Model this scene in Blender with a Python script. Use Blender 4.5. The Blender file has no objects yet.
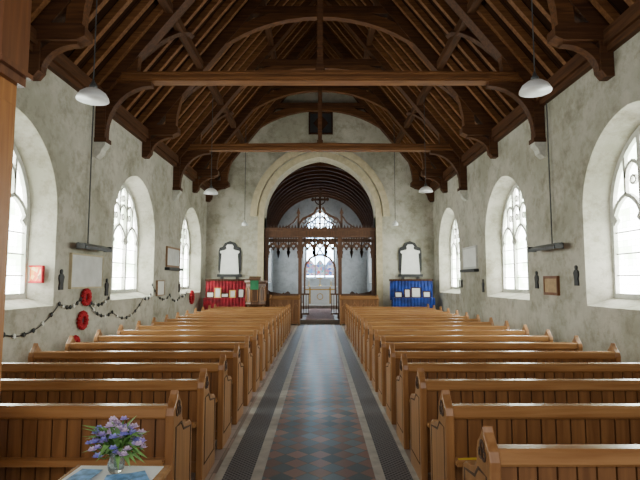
import bpy, bmesh, math, random
from mathutils import Vector, Matrix
random.seed(7)
pi=math.pi
COL=bpy.context.scene.collection

# ---------------------------------------------------------------- materials
def newmat(name):
    m=bpy.data.materials.new(name); m.use_nodes=True
    nt=m.node_tree; b=nt.nodes['Principled BSDF']
    return m,nt,b
def N(nt,t,**k):
    n=nt.nodes.new(t)
    for a,v in k.items(): setattr(n,a,v)
    return n
def ramp(nt,stops):
    r=N(nt,'ShaderNodeValToRGB'); e=r.color_ramp.elements
    while len(e)<len(stops): e.new(0.5)
    for i,(p,c) in enumerate(stops):
        e[i].position=p; e[i].color=(*c,1)
    return r
def coords(nt,scale=(1,1,1),rot=(0,0,0),rand=False):
    tc=N(nt,'ShaderNodeTexCoord'); mp=N(nt,'ShaderNodeMapping')
    mp.inputs['Scale'].default_value=scale; mp.inputs['Rotation'].default_value=rot
    nt.links.new(tc.outputs['Object'],mp.inputs['Vector'])
    if rand:
        oi=N(nt,'ShaderNodeObjectInfo'); mu=N(nt,'ShaderNodeMath',operation='MULTIPLY'); mu.inputs[1].default_value=37.0
        nt.links.new(oi.outputs['Random'],mu.inputs[0]); nt.links.new(mu.outputs[0],mp.inputs['Location'])
    return mp
def wood(name,c1,c2,axis='x',rough=0.42,sc=1.0,bump=0.15,spec=0.5):
    m,nt,b=newmat(name)
    s={'x':(1.5,22,22),'y':(22,1.5,22),'z':(22,22,1.5)}[axis]
    mp=coords(nt,tuple(a*sc for a in s),rand=True)
    no=N(nt,'ShaderNodeTexNoise'); no.inputs['Scale'].default_value=1.0; no.inputs['Detail'].default_value=6; no.inputs['Distortion'].default_value=0.6
    nt.links.new(mp.outputs[0],no.inputs['Vector'])
    r=ramp(nt,[(0.30,c2),(0.5,tuple((a+b_)/2 for a,b_ in zip(c1,c2))),(0.68,c1)])
    nt.links.new(no.outputs['Fac'],r.inputs[0]); nt.links.new(r.outputs[0],b.inputs['Base Color'])
    b.inputs['Roughness'].default_value=rough; b.inputs['Specular IOR Level'].default_value=spec
    bp=N(nt,'ShaderNodeBump'); bp.inputs['Strength'].default_value=bump; bp.inputs['Distance'].default_value=0.01
    nt.links.new(no.outputs['Fac'],bp.inputs['Height']); nt.links.new(bp.outputs[0],b.inputs['Normal'])
    return m
def plain(name,c,rough=0.6,metal=0,var=0.15,scale=12,bump=0.0,emis=0):
    m,nt,b=newmat(name); mp=coords(nt)
    no=N(nt,'ShaderNodeTexNoise'); no.inputs['Scale'].default_value=scale; no.inputs['Detail'].default_value=4
    nt.links.new(mp.outputs[0],no.inputs['Vector'])
    r=ramp(nt,[(0.3,tuple(x*(1-var) for x in c)),(0.7,tuple(min(1,x*(1+var)) for x in c))])
    nt.links.new(no.outputs['Fac'],r.inputs[0]); nt.links.new(r.outputs[0],b.inputs['Base Color'])
    b.inputs['Roughness'].default_value=rough; b.inputs['Metallic'].default_value=metal
    if bump:
        bp=N(nt,'ShaderNodeBump'); bp.inputs['Strength'].default_value=bump; bp.inputs['Distance'].default_value=0.02
        nt.links.new(no.outputs['Fac'],bp.inputs['Height']); nt.links.new(bp.outputs[0],b.inputs['Normal'])
    return m
def plaster(name,base,stain,dark):
    m,nt,b=newmat(name); mp=coords(nt)
    n1=N(nt,'ShaderNodeTexNoise'); n1.inputs['Scale'].default_value=0.6; n1.inputs['Detail'].default_value=10; n1.inputs['Roughness'].default_value=0.66
    n2=N(nt,'ShaderNodeTexNoise'); n2.inputs['Scale'].default_value=2.6; n2.inputs['Detail'].default_value=10; n2.inputs['Roughness'].default_value=0.78
    for n in(n1,n2): nt.links.new(mp.outputs[0],n.inputs['Vector'])
    r1=ramp(nt,[(0.40,stain),(0.58,base)]); r2=ramp(nt,[(0.33,dark),(0.52,(1,1,1))])
    nt.links.new(n1.outputs['Fac'],r1.inputs[0]); nt.links.new(n2.outputs['Fac'],r2.inputs[0])
    mx=N(nt,'ShaderNodeMixRGB',blend_type='MULTIPLY'); mx.inputs[0].default_value=0.7
    nt.links.new(r1.outputs[0],mx.inputs[1]); nt.links.new(r2.outputs[0],mx.inputs[2])
    nt.links.new(mx.outputs[0],b.inputs['Base Color']); b.inputs['Roughness'].default_value=0.92
    bp=N(nt,'ShaderNodeBump'); bp.inputs['Strength'].default_value=0.4; bp.inputs['Distance'].default_value=0.03
    nt.links.new(n2.outputs['Fac'],bp.inputs['Height']); nt.links.new(bp.outputs[0],b.inputs['Normal'])
    return m
def tiles(name,size,ca,cb,rot,grout,rough=0.35,gw=0.04,spec=0.5):
    m,nt,b=newmat(name); mp=coords(nt,(1/size,1/size,1/size),(0,0,rot))
    ch=N(nt,'ShaderNodeTexChecker'); ch.inputs['Scale'].default_value=1.0
    ad=N(nt,'ShaderNodeVectorMath',operation='ADD'); ad.inputs[1].default_value=(100.0,100.0,0.5)
    nt.links.new(mp.outputs[0],ad.inputs[0])
    ml=N(nt,'ShaderNodeVectorMath',operation='MULTIPLY'); ml.inputs[1].default_value=(1,1,0)
    nt.links.new(ad.outputs[0],ml.inputs[0])
    ad2=N(nt,'ShaderNodeVectorMath',operation='ADD'); ad2.inputs[1].default_value=(0,0,0.5)
    nt.links.new(ml.outputs[0],ad2.inputs[0])
    nt.links.new(ad2.outputs[0],ch.inputs['Vector'])
    fl=N(nt,'ShaderNodeVectorMath',operation='FLOOR'); nt.links.new(ad2.outputs[0],fl.inputs[0])
    wn=N(nt,'ShaderNodeTexWhiteNoise'); nt.links.new(fl.outputs[0],wn.inputs['Vector'])
    ch.inputs['Color1'].default_value=(*ca,1); ch.inputs['Color2'].default_value=(*cb,1)
    vr=N(nt,'ShaderNodeMapRange'); vr.inputs['To Min'].default_value=0.6; vr.inputs['To Max'].default_value=1.35
    nt.links.new(wn.outputs['Value'],vr.inputs['Value'])
    mx=N(nt,'ShaderNodeMixRGB',blend_type='MULTIPLY'); mx.inputs[0].default_value=1
    nt.links.new(ch.outputs['Color'],mx.inputs[1]); nt.links.new(vr.outputs[0],mx.inputs[2])
    fr=N(nt,'ShaderNodeVectorMath',operation='FRACTION'); nt.links.new(ad2.outputs[0],fr.inputs[0])
    sp=N(nt,'ShaderNodeSeparateXYZ'); nt.links.new(fr.outputs[0],sp.inputs[0])
    mn=N(nt,'ShaderNodeMath',operation='MINIMUM'); nt.links.new(sp.outputs[0],mn.inputs[0]); nt.links.new(sp.outputs[1],mn.inputs[1])
    lt=N(nt,'ShaderNodeMath',operation='LESS_THAN'); lt.inputs[1].default_value=gw; nt.links.new(mn.outputs[0],lt.inputs[0])
    m2=N(nt,'ShaderNodeMixRGB'); m2.inputs[2].default_value=(*grout,1)
    nt.links.new(lt.outputs[0],m2.inputs[0]); nt.links.new(mx.outputs[0],m2.inputs[1])
    nt.links.new(m2.outputs[0],b.inputs['Base Color'])
    b.inputs['Specular IOR Level'].default_value=spec
    no=N(nt,'ShaderNodeTexNoise'); no.inputs['Scale'].default_value=3
    rr=N(nt,'ShaderNodeMapRange'); rr.inputs['To Min'].default_value=rough-0.12; rr.inputs['To Max'].default_value=rough+0.2
    nt.links.new(no.outputs['Fac'],rr.inputs['Value']); nt.links.new(rr.outputs[0],b.inputs['Roughness'])
    return m
def glassmat(name,col,strength,leadsz=0.12,tint=None,lead=(0.45,0.47,0.47)):
    m=bpy.data.materials.new(name); m.use_nodes=True; nt=m.node_tree
    nt.nodes.clear(); out=N(nt,'ShaderNodeOutputMaterial'); em=N(nt,'ShaderNodeEmission')
    mp=coords(nt,(1/leadsz,)*3)
    fr=N(nt,'ShaderNodeVectorMath',operation='FRACTION'); nt.links.new(mp.outputs[0],fr.inputs[0])
    sp=N(nt,'ShaderNodeSeparateXYZ'); nt.links.new(fr.outputs[0],sp.inputs[0])
    mn=N(nt,'ShaderNodeMath',operation='MINIMUM'); nt.links.new(sp.outputs[0],mn.inputs[0]); nt.links.new(sp.outputs[2],mn.inputs[1])
    lt=N(nt,'ShaderNodeMath',operation='LESS_THAN'); lt.inputs[1].default_value=0.1; nt.links.new(mn.outputs[0],lt.inputs[0])
    fl=N(nt,'ShaderNodeVectorMath',operation='FLOOR'); nt.links.new(mp.outputs[0],fl.inputs[0])
    no=N(nt,'ShaderNodeTexNoise'); no.inputs['Scale'].default_value=0.25; no.inputs['Detail'].default_value=3
    nt.links.new(fl.outputs[0],no.inputs['Vector'])
    t=tint or tuple(c*0.75 for c in col)
    r=ramp(nt,[(0.40,t),(0.55,col)]); nt.links.new(no.outputs['Fac'],r.inputs[0])
    mx=N(nt,'ShaderNodeMixRGB'); mx.inputs[2].default_value=(*lead,1)
    nt.links.new(lt.outputs[0],mx.inputs[0]); nt.links.new(r.outputs[0],mx.inputs[1])
    nt.links.new(mx.outputs[0],em.inputs['Color']); em.inputs['Strength'].default_value=strength
    nt.links.new(em.outputs[0],out.inputs[0]); return m
def boards(name,c1,c2,dark,n=7.0,axis=1,rough=0.6):
    m,nt,b=newmat(name); mp=coords(nt)
    sp=N(nt,'ShaderNodeSeparateXYZ'); nt.links.new(mp.outputs[0],sp.inputs[0])
    mu=N(nt,'ShaderNodeMath',operation='MULTIPLY'); mu.inputs[1].default_value=n; nt.links.new(sp.outputs[axis],mu.inputs[0])
    fr=N(nt,'ShaderNodeMath',operation='FRACT'); nt.links.new(mu.outputs[0],fr.inputs[0])
    fl=N(nt,'ShaderNodeMath',operation='FLOOR'); nt.links.new(mu.outputs[0],fl.inputs[0])
    wn=N(nt,'ShaderNodeTexWhiteNoise',noise_dimensions='1D'); nt.links.new(fl.outputs[0],wn.inputs['W'])
    r=ramp(nt,[(0,c2),(1,c1)]); nt.links.new(wn.outputs['Value'],r.inputs[0])
    lt=N(nt,'ShaderNodeMath',operation='LESS_THAN'); lt.inputs[1].default_value=0.08; nt.links.new(fr.outputs[0],lt.inputs[0])
    mx=N(nt,'ShaderNodeMixRGB'); mx.inputs[2].default_value=(*dark,1)
    nt.links.new(lt.outputs[0],mx.inputs[0]); nt.links.new(r.outputs[0],mx.inputs[1]); nt.links.new(mx.outputs[0],b.inputs['Base Color'])
    b.inputs['Roughness'].default_value=rough; b.inputs['Specular IOR Level'].default_value=0.05; return m
def lattice(name,size):
    m,nt,b=newmat(name); mp=coords(nt,(1/size,1/size,1/size),(0,0,pi/4))
    fr=N(nt,'ShaderNodeVectorMath',operation='FRACTION'); nt.links.new(mp.outputs[0],fr.inputs[0])
    sp=N(nt,'ShaderNodeSeparateXYZ'); nt.links.new(fr.outputs[0],sp.inputs[0])
    mn=N(nt,'ShaderNodeMath',operation='MINIMUM'); nt.links.new(sp.outputs[0],mn.inputs[0]); nt.links.new(sp.outputs[1],mn.inputs[1])
    lt=N(nt,'ShaderNodeMath',operation='LESS_THAN'); lt.inputs[1].default_value=0.36; nt.links.new(mn.outputs[0],lt.inputs[0])
    mx=N(nt,'ShaderNodeMixRGB'); mx.inputs[1].default_value=(0.006,0.006,0.007,1); mx.inputs[2].default_value=(0.16,0.16,0.17,1)
    nt.links.new(lt.outputs[0],mx.inputs[0]); nt.links.new(mx.outputs[0],b.inputs['Base Color']); b.inputs['Roughness'].default_value=0.45
    return m
def cells(name,stops,scale,emis=None):
    m,nt,b=newmat(name); mp=coords(nt)
    vo=N(nt,'ShaderNodeTexVoronoi'); vo.inputs['Scale'].default_value=scale; nt.links.new(mp.outputs[0],vo.inputs['Vector'])
    r=ramp(nt,stops)
    sp=N(nt,'ShaderNodeSeparateXYZ'); nt.links.new(vo.outputs['Color'],sp.inputs[0]); nt.links.new(sp.outputs[0],r.inputs[0])
    nt.links.new(r.outputs[0],b.inputs['Base Color']); b.inputs['Roughness'].default_value=0.5
    if emis:
        nt.links.new(r.outputs[0],b.inputs['Emission Color']); b.inputs['Emission Strength'].default_value=emis
    return m

M={}
GS=25.0
M['plaster']=plaster('lime_plaster',(0.54,0.515,0.445),(0.36,0.345,0.275),(0.42,0.39,0.30))
M['plaster2']=plaster('chancel_plaster',(0.50,0.52,0.53),(0.40,0.41,0.41),(0.55,0.55,0.52))
M['stone']=plain('dressed_stone',(0.50,0.43,0.29),0.85,var=0.15,scale=6,bump=0.2)
M['tracery']=plain('tracery_stone',(0.58,0.58,0.53),0.9,var=0.15)
M['glass']=glassmat('bright_leaded_glass',(1,1,0.98),GS,leadsz=0.10,tint=(0.42,0.55,0.36),lead=(0.40,0.43,0.40))
M['glassC']=glassmat('chancel_leaded_glass',(0.9,0.97,1),11,leadsz=0.12)
M['glassE']=glassmat('bluish_leaded_glass',(0.76,0.90,1),24.0,0.2,tint=(0.35,0.62,0.95),lead=(0.3,0.38,0.45))
M['stained']=cells('stained_glass_figures',[(0.0,(0.05,0.10,0.4)),(0.3,(0.25,0.4,0.7)),(0.5,(0.5,0.12,0.1)),(0.7,(0.7,0.8,0.9)),(1,(0.1,0.3,0.25))],7,1.4)
M['icon']=cells('icon_red_gold',[(0.0,(0.55,0.04,0.02)),(0.35,(0.70,0.12,0.03)),(0.6,(0.80,0.40,0.08)),(0.85,(0.85,0.60,0.3)),(1,(0.2,0.05,0.03))],16)
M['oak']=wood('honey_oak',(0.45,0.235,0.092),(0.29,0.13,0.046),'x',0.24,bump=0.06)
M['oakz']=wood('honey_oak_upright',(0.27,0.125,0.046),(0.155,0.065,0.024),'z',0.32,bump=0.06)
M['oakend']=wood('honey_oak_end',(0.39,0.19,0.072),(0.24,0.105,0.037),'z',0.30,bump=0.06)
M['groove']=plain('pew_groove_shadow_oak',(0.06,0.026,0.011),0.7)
M['timber']=wood('roof_timber',(0.105,0.041,0.015),(0.040,0.015,0.006),'x',0.6,spec=0.25)
M['timbery']=wood('roof_timber_long',(0.105,0.041,0.015),(0.040,0.015,0.006),'y',0.6,spec=0.25)
M['beam']=wood('tie_beam_timber',(0.21,0.088,0.030),(0.085,0.032,0.011),'x',0.6,spec=0.25)
M['brace']=wood('brace_timber',(0.15,0.060,0.021),(0.06,0.023,0.009),'x',0.6,spec=0.25)
M['rafter']=wood('rafter_timber',(0.24,0.105,0.038),(0.11,0.042,0.015),'x',0.65,spec=0.25)
M['dark']=wood('dark_oak',(0.06,0.026,0.013),(0.026,0.012,0.007),'z',0.6,spec=0.1)
M['rib']=wood('chancel_rib_oak',(0.11,0.046,0.020),(0.055,0.022,0.011),'x',0.8,spec=0.05)
M['screen']=wood('screen_oak',(0.14,0.060,0.027),(0.065,0.027,0.013),'z',0.5)
M['roofb']=boards('roof_boards',(0.040,0.017,0.008),(0.021,0.009,0.0045),(0.008,0.004,0.003),5.0,1,0.9)
M['aisle']=tiles('aisle_tiles',0.152,(0.25,0.145,0.112),(0.115,0.145,0.155),pi/4,(0.09,0.09,0.08),0.42,spec=0.42)
M['floor']=tiles('side_floor_tiles',0.30,(0.36,0.27,0.23),(0.33,0.25,0.21),0,(0.2,0.16,0.13),0.5,0.03)
M['kerb']=plain('pale_kerb_stone',(0.43,0.40,0.35),0.55,var=0.2,scale=8)
M['grille']=lattice('iron_lattice',0.034)
M['redcarpet']=plain('worn_red_carpet',(0.40,0.24,0.22),0.95,var=0.3,scale=10)
M['red']=plain('red_cloth',(0.20,0.002,0.012),0.9,var=0.6,scale=5)
M['blue']=plain('blue_cloth',(0.006,0.026,0.18),0.9,var=0.6,scale=5)
M['white']=plain('white_enamel',(0.80,0.81,0.82),0.3,var=0.02)
M['cloth']=plain('white_linen',(0.78,0.78,0.76),0.9,var=0.04)
M['marble']=plain('white_marble',(0.86,0.86,0.84),0.5,var=0.06,scale=5)
M['tablet']=plain('grey_marble',(0.60,0.60,0.58),0.5,var=0.12,scale=5)
M['black']=plain('black_slate',(0.02,0.02,0.022),0.5,var=0.2)
M['cord']=plain('grey_cord',(0.06,0.06,0.06),0.6)
M['metal']=plain('dull_steel',(0.10,0.105,0.11),0.45,0.5)
M['brass']=plain('brass',(0.65,0.42,0.12),0.3,1.0)
M['poppy']=plain('poppy_red',(0.42,0.008,0.018),0.8,var=0.4,scale=40)
M['paper']=plain('white_paper',(0.80,0.80,0.76),0.8,var=0.04)
M['bluepaper']=plain('blue_printed_paper',(0.14,0.33,0.62),0.6,var=0.7,scale=22)
M['yellow']=plain('yellow_cover',(0.85,0.62,0.05),0.6,var=0.05)
M['leaf']=plain('leaf_green',(0.07,0.20,0.04),0.6,var=0.4,scale=30)
M['leaf2']=plain('leaf_pale_green',(0.20,0.40,0.11),0.6,var=0.4,scale=30)
M['purple']=plain('violet_petal',(0.50,0.40,0.80),0.7,var=0.3,scale=40)
M['mauve']=plain('mauve_petal',(0.76,0.62,0.86),0.7,var=0.25,scale=40)
M['bluef']=plain('blue_petal',(0.36,0.34,0.80),0.7,var=0.3,scale=40)
M['green']=plain('green_cloth',(0.03,0.22,0.10),0.8)
M['pine']=wood('orange_pine',(0.52,0.22,0.055),(0.36,0.13,0.03),'z',0.4)
M['pined']=wood('brown_pine',(0.22,0.08,0.025),(0.12,0.04,0.014),'z',0.4)
M['plaque']=plain('brown_plaque',(0.24,0.13,0.06),0.5,var=0.2)
M['plaque2']=plain('tan_plaque_inset',(0.42,0.28,0.14),0.5,var=0.2)
m,nt,b=newmat('clear_glass'); b.inputs['Base Color'].default_value=(0.85,0.92,0.93,1); b.inputs['Roughness'].default_value=0.05; b.inputs['Transmission Weight'].default_value=0.9; M['clear']=m

# ---------------------------------------------------------------- mesh builder
class MB:
    def __init__(s): s.v=[]; s.f=[]
    def add(s,v,f):
        o=len(s.v); s.v+= [tuple(p) for p in v]; s.f+=[tuple(i+o for i in q) for q in f]; return s
    def box(s,x0,x1,y0,y1,z0,z1):
        return s.add([(x0,y0,z0),(x1,y0,z0),(x1,y1,z0),(x0,y1,z0),(x0,y0,z1),(x1,y0,z1),(x1,y1,z1),(x0,y1,z1)],
            [(0,3,2,1),(4,5,6,7),(0,1,5,4),(1,2,6,5),(2,3,7,6),(3,0,4,7)])
    def prism(s,pts,axis,a0,a1):
        n=len(pts)
        def P(p,a): return {'y':(p[0],a,p[1]),'x':(a,p[0],p[1]),'z':(p[0],p[1],a)}[axis]
        v=[P(p,a0) for p in pts]+[P(p,a1) for p in pts]
        f=[tuple(range(n)),tuple(range(2*n-1,n-1,-1))]+[(i,(i+1)%n,n+(i+1)%n,n+i) for i in range(n)]
        return s.add(v,f)
    def strip(s,pts,t,a0,a1,axis='y',closed=False):
        n=len(pts); L=[];R=[]
        for i in range(n):
            if closed: a=pts[i-1]; c=pts[(i+1)%n]
            else: a=pts[max(0,i-1)]; c=pts[min(n-1,i+1)]
            dx,dz=c[0]-a[0],c[1]-a[1]; l=math.hypot(dx,dz) or 1
            nx,nz=-dz/l*t/2,dx/l*t/2
            L.append((pts[i][0]+nx,pts[i][1]+nz)); R.append((pts[i][0]-nx,pts[i][1]-nz))
        def P(p,a): return {'y':(p[0],a,p[1]),'x':(a,p[0],p[1]),'z':(p[0],p[1],a)}[axis]
        v=[]
        for i in range(n): v+=[P(L[i],a0),P(R[i],a0),P(R[i],a1),P(L[i],a1)]
        f=[]
        m=n if closed else n-1
        for i in range(m):
            j=(i+1)%n
            for k in range(4):
                f.append((4*i+k,4*i+(k+1)%4,4*j+(k+1)%4,4*j+k))
        if not closed: f+=[(0,1,2,3),(4*n-1,4*n-2,4*n-3,4*n-4)]
        return s.add(v,f)
    def tube(s,pts,r,n=8):
        pts=[Vector(p) for p in pts]; v=[];f=[]
        for i,p in enumerate(pts):
            d=(pts[min(i+1,len(pts)-1)]-pts[max(0,i-1)]).normalized()
            u=d.cross(Vector((0,0,1)))
            if u.length<1e-3: u=Vector((1,0,0))
            u.normalize(); w=d.cross(u)
            rr=r[i] if isinstance(r,(list,tuple)) else r
            for k in range(n):
                a=2*pi*k/n; v.append(p+u*math.cos(a)*rr+w*math.sin(a)*rr)
        for i in range(len(pts)-1):
            for k in range(n): f.append((i*n+k,i*n+(k+1)%n,(i+1)*n+(k+1)%n,(i+1)*n+k))
        f+=[tuple(range(n)),tuple(range(len(pts)*n-1,(len(pts)-1)*n-1,-1))]
        return s.add(v,f)
    def lathe(s,prof,n=16,c=(0,0,0),rot=0):
        v=[];f=[]
        for r,z in prof:
            for k in range(n):
                a=2*pi*k/n+rot; v.append((c[0]+r*math.cos(a),c[1]+r*math.sin(a),c[2]+z))
        for i in range(len(prof)-1):
            for k in range(n): f.append((i*n+k,i*n+(k+1)%n,(i+1)*n+(k+1)%n,(i+1)*n+k))
        f+=[tuple(range(n-1,-1,-1)),tuple((len(prof)-1)*n+k for k in range(n))]
        return s.add(v,f)
    def blob(s,c,r,sq=(1,1,1)):
        bm=bmesh.new(); bmesh.ops.create_icosphere(bm,subdivisions=1,radius=r)
        v=[(c[0]+p.co.x*sq[0],c[1]+p.co.y*sq[1],c[2]+p.co.z*sq[2]) for p in bm.verts]
        f=[tuple(q.index for q in fa.verts) for fa in bm.faces]; bm.free(); return s.add(v,f)
def O(name,mb,mat,loc=(0,0,0),parent=None,label=None,cat=None,group=None,kind=None,smooth=False,bevel=0,rot=None):
    me=bpy.data.meshes.new(name); me.from_pydata(mb.v,[],mb.f); me.update()
    bm=bmesh.new(); bm.from_mesh(me); bmesh.ops.recalc_face_normals(bm,faces=bm.faces); bm.to_mesh(me); bm.free()
    me.materials.append(M[mat] if isinstance(mat,str) else mat)
    if smooth:
        for p in me.polygons: p.use_smooth=True
    o=bpy.data.objects.new(name,me); COL.objects.link(o); o.location=loc
    if rot: o.rotation_euler=rot
    if parent: o.parent=parent
    if bevel:
        bv=o.modifiers.new('bev','BEVEL'); bv.width=bevel; bv.segments=2; bv.limit_method='ANGLE'
    tag(o,label,cat,group,kind); return o
def tag(o,label=None,cat=None,group=None,kind=None):
    if label: o['label']=label
    if cat: o['category']=cat
    if group: o['group']=group
    if kind: o['kind']=kind
def E(name,loc,label,cat,group=None,kind=None,rot=None):
    o=bpy.data.objects.new(name,None); COL.objects.link(o); o.location=loc; o.empty_display_size=0.1
    if rot: o.rotation_euler=rot
    tag(o,label,cat,group,kind); return o
def dup(top,loc,rot=None,label=None,scale=None):
    def cp(o,par):
        c=o.copy(); COL.objects.link(c)
        if par is not None:
            c.parent=par; c.matrix_parent_inverse=o.matrix_parent_inverse
        for ch in list(o.children): cp(ch,c)
        return c
    c=cp(top,None); c.location=loc
    if rot: c.rotation_euler=rot
    if scale: c.scale=scale
    if label: c['label']=label
    return c
def boolean(o,cutters):
    for c in cutters:
        md=o.modifiers.new('b','BOOLEAN'); md.operation='DIFFERENCE'; md.solver='EXACT'; md.object=c
    bpy.context.view_layer.update()
    dg=bpy.context.evaluated_depsgraph_get()
    me=bpy.data.meshes.new_from_object(o.evaluated_get(dg))
    o.modifiers.clear(); o.data=me
    for c in cutters: bpy.data.objects.remove(c,do_unlink=True)
def arch(hw,zs,rise,n=14,cx=0):
    """right spring -> apex -> left spring"""
    if rise>=hw:
        r=(hw*hw+rise*rise)/(2*hw); c=hw-r; am=math.atan2(rise,-c)
        R=[(c+r*math.cos(am*i/n),zs+r*math.sin(am*i/n)) for i in range(n+1)]
    else:
        R=[(hw*math.cos(pi/2*i/n),zs+rise*math.sin(pi/2*i/n)) for i in range(n+1)]
    R[-1]=(0,zs+rise)
    pts=R+[(-x,z) for x,z in reversed(R[:-1])]
    return [(x+cx,z) for x,z in pts]
def archpoly(hw,z0,zs,rise,n=14): return [(-hw,z0),(hw,z0)]+arch(hw,zs,rise,n)
def loft(sections,place):
    mb=MB(); n=len(sections[0][1])
    for d,pts in sections: mb.v+=[place(p[0],d,p[1]) for p in pts]
    for s in range(len(sections)-1):
        for i in range(n): mb.f.append((s*n+i,s*n+(i+1)%n,(s+1)*n+(i+1)%n,(s+1)*n+i))
    mb.f.append(tuple(range(n))); mb.f.append(tuple(range(len(sections)*n-1,(len(sections)-1)*n-1,-1)))
    return mb

# ---------------------------------------------------------------- shell
W=4.4; T=0.9; WT=5.3; RIDGE=11.0; EAV=4.55
YB=-2.0; YA=18.7; YE=28.5
TH=0.45
wins=[6.75,11.55,16.6]
def side_wall(name,sx,y0,y1,h,xw,t,wl,hw,z0,zs,rise,ghw,gz0,gzs,grise,th):
    mb=MB(); a,b_=sorted((sx*xw,sx*(xw+t))); mb.box(a,b_,y0,y1,0,h)
    o=O(name,mb,'plaster' if xw==W else 'plaster2',kind='structure',label='aged cream limewashed wall with deep arched window openings',cat='wall')
    cs=[]
    for yc in wl:
        pl=lambda u,d,z,yc=yc:(sx*(xw+d),yc+u,z)
        c=loft([(-0.05,archpoly(hw+0.015,z0-0.02,zs,rise)),(th,archpoly(ghw,gz0,gzs,grise)),(t+0.1,archpoly(ghw,gz0,gzs,grise))],pl)
        cs.append(O('cut',c,'plaster'))
    boolean(o,cs); 
    if o.data.materials: o.data.materials[0]=M['plaster' if xw==W else 'plaster2']
    return o
GP=(1.18,1.34,2.72,1.26)
side_wall('wall_left',-1,YB,YA,WT,W,T,wins,1.3,1.2,2.75,1.38,*GP,TH)
side_wall('wall_right',1,YB,YA,WT,W,T,wins,1.3,1.2,2.75,1.38,*GP,TH)
CW=2.75
CG=(1.1,1.6,2.8,1.15)
side_wall('wall_chancel_left',-1,YA+0.75,YE,4.1,CW,0.7,[26.2],1.2,1.5,2.8,1.2,*CG,0.25)
side_wall('wall_chancel_right',1,YA+0.75,YE,4.1,CW,0.7,[26.2],1.2,1.5,2.8,1.2,*CG,0.25)

wn=[0]
def window(loc,rot,hw,z0,zs,rise,glass,lights=3,figures=False):
    wn[0]+=1
    e=E('window_%d'%wn[0],loc,'tall pointed stone-traceried window with bright leaded glass','window',kind='structure',rot=rot)
    zb=loc[2]
    P=[(x,z-zb) for x,z in archpoly(hw,z0,zs,rise)]; sp=zs-zb
    O('glass',MB().prism(P,'y',0.03,0.045),glass,parent=e)
    f=MB().strip(P,0.14,-0.04,0.1,closed=True); O('frame',f,'tracery',parent=e)
    AP=[(x,z-zb) for x,z in arch(hw,zs,rise,40)]
    def topz(u): return min(AP,key=lambda p:abs(p[0]-u))[1]
    m=MB(); lw=2*hw/lights
    for i in range(1,lights):
        u=-hw+lw*i; m.box(u-0.045,u+0.045,-0.05,0.03,0,topz(u))
    O('mullion',m,'tracery',parent=e)
    t=MB(); hz=sp-0.25
    for i in range(lights):
        uc=-hw+lw*(i+.5)
        t.strip(arch(lw/2-0.02,hz,lw*0.62,6,uc),0.065,-0.035,0.025)
        for s in(-1,1):
            t.prism([(uc+s*(lw/2-0.03),hz-0.02),(uc+s*(lw/2-0.16),hz+0.10),(uc+s*(lw/2-0.07),hz+0.22)],'y',-0.03,0.02)
        top=topz(uc); z1=hz+lw*0.62
        if top-z1>0.15: t.box(uc-0.025,uc+0.025,-0.035,0.025,z1,top)
    z1=hz+lw*0.95; cell=lw/2; row=0
    while z1<zs-zb+rise-0.15:
        for i in range(lights*2):
            uc=-hw+cell*(i+.5)
            if topz(uc+math.copysign(cell/2,uc))-z1>cell*0.35:
                t.strip(arch(cell/2-0.01,z1,cell*0.6,5,uc),0.055,-0.035,0.025)
                t.strip([(uc+cell*0.17*math.cos(a),z1-cell*0.15+cell*0.17*math.sin(a)) for a in [2*pi*k/8 for k in range(8)]],0.035,-0.03,0.02,closed=True)
        z1+=cell*1.15; row+=1
    for k in (0.25,0.5,0.75):
        t.box(-hw,hw,-0.010,0.010,(sp)*k-0.010,(sp)*k+0.010)
    O('tracery',t,'tracery',parent=e)
    if figures:
        for i in range(lights):
            uc=-hw+lw*(i+.5)
            g=MB().prism([(uc-0.24,0.12),(uc+0.24,0.12),(uc+0.24,0.75),(uc+0.12,0.95),(uc,1.05),(uc-0.12,0.95),(uc-0.24,0.75)],'y',0.015,0.028)
            O('stained_panel',g,'stained',parent=e)
    return e
for sx in(-1,1):
    for yc in wins:
        window((sx*(W+TH-0.02),yc,GP[1]),(0,0,-sx*pi/2),*GP,'glass')
    window((sx*(CW+0.25),26.2,CG[1]),(0,0,-sx*pi/2),*CG,'glassC',2)

# arch wall
AH,AZ,AR=2.17,4.1,2.35
g=MB().prism([(-W-T,0),(W+T,0),(W+T,4.6),(0,RIDGE+0.1),(-W-T,4.6)],'y',YA,YA+0.75)
wa=O('wall_far',g,'plaster',kind='structure',label='limewashed gable wall pierced by the chancel arch',cat='wall')
c=O('cut',MB().prism(archpoly(AH,-0.2,AZ,AR,20),'y',YA-0.5,YA+1.5),'plaster')
boolean(wa,[c])
tr=MB().strip([(x*(AH+.12)/AH,z) for x,z in [(AH,0.15)]+arch(AH,AZ,AR+0.12,20)+[(-AH,0.15)]],0.24,YA-0.06,YA+0.8)
O('trim_1',tr,'stone',kind='structure',label='cream stone inner order of the chancel arch',cat='arch moulding')
tr=MB().strip(arch(AH+0.40,AZ,AR+0.42,20),0.26,YA-0.12,YA+0.02)
O('trim_2',tr,'stone',kind='structure',label='cream stone hood moulding over the chancel arch',cat='arch moulding')

# east wall
ew=MB().prism([(-CW-.7,0),(CW+.7,0),(CW+.7,7.2),(-CW-.7,7.2)],'y',YE,YE+0.6)
eo=O('wall_east',ew,'plaster2',kind='structure',label='pale plastered end wall around the great window',cat='wall')
c=loft([(-0.1,archpoly(1.0,1.7,4.6,1.3)),(0.3,archpoly(0.85,1.8,4.6,1.2)),(0.8,archpoly(0.85,1.8,4.6,1.2))],lambda u,d,z:(u,YE+d,z))
boolean(eo,[O('cut',c,'plaster2')])
window((0,YE+0.28,1.8),(0,0,0),0.85,1.8,4.6,1.2,'glassE',3,True)

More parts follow.
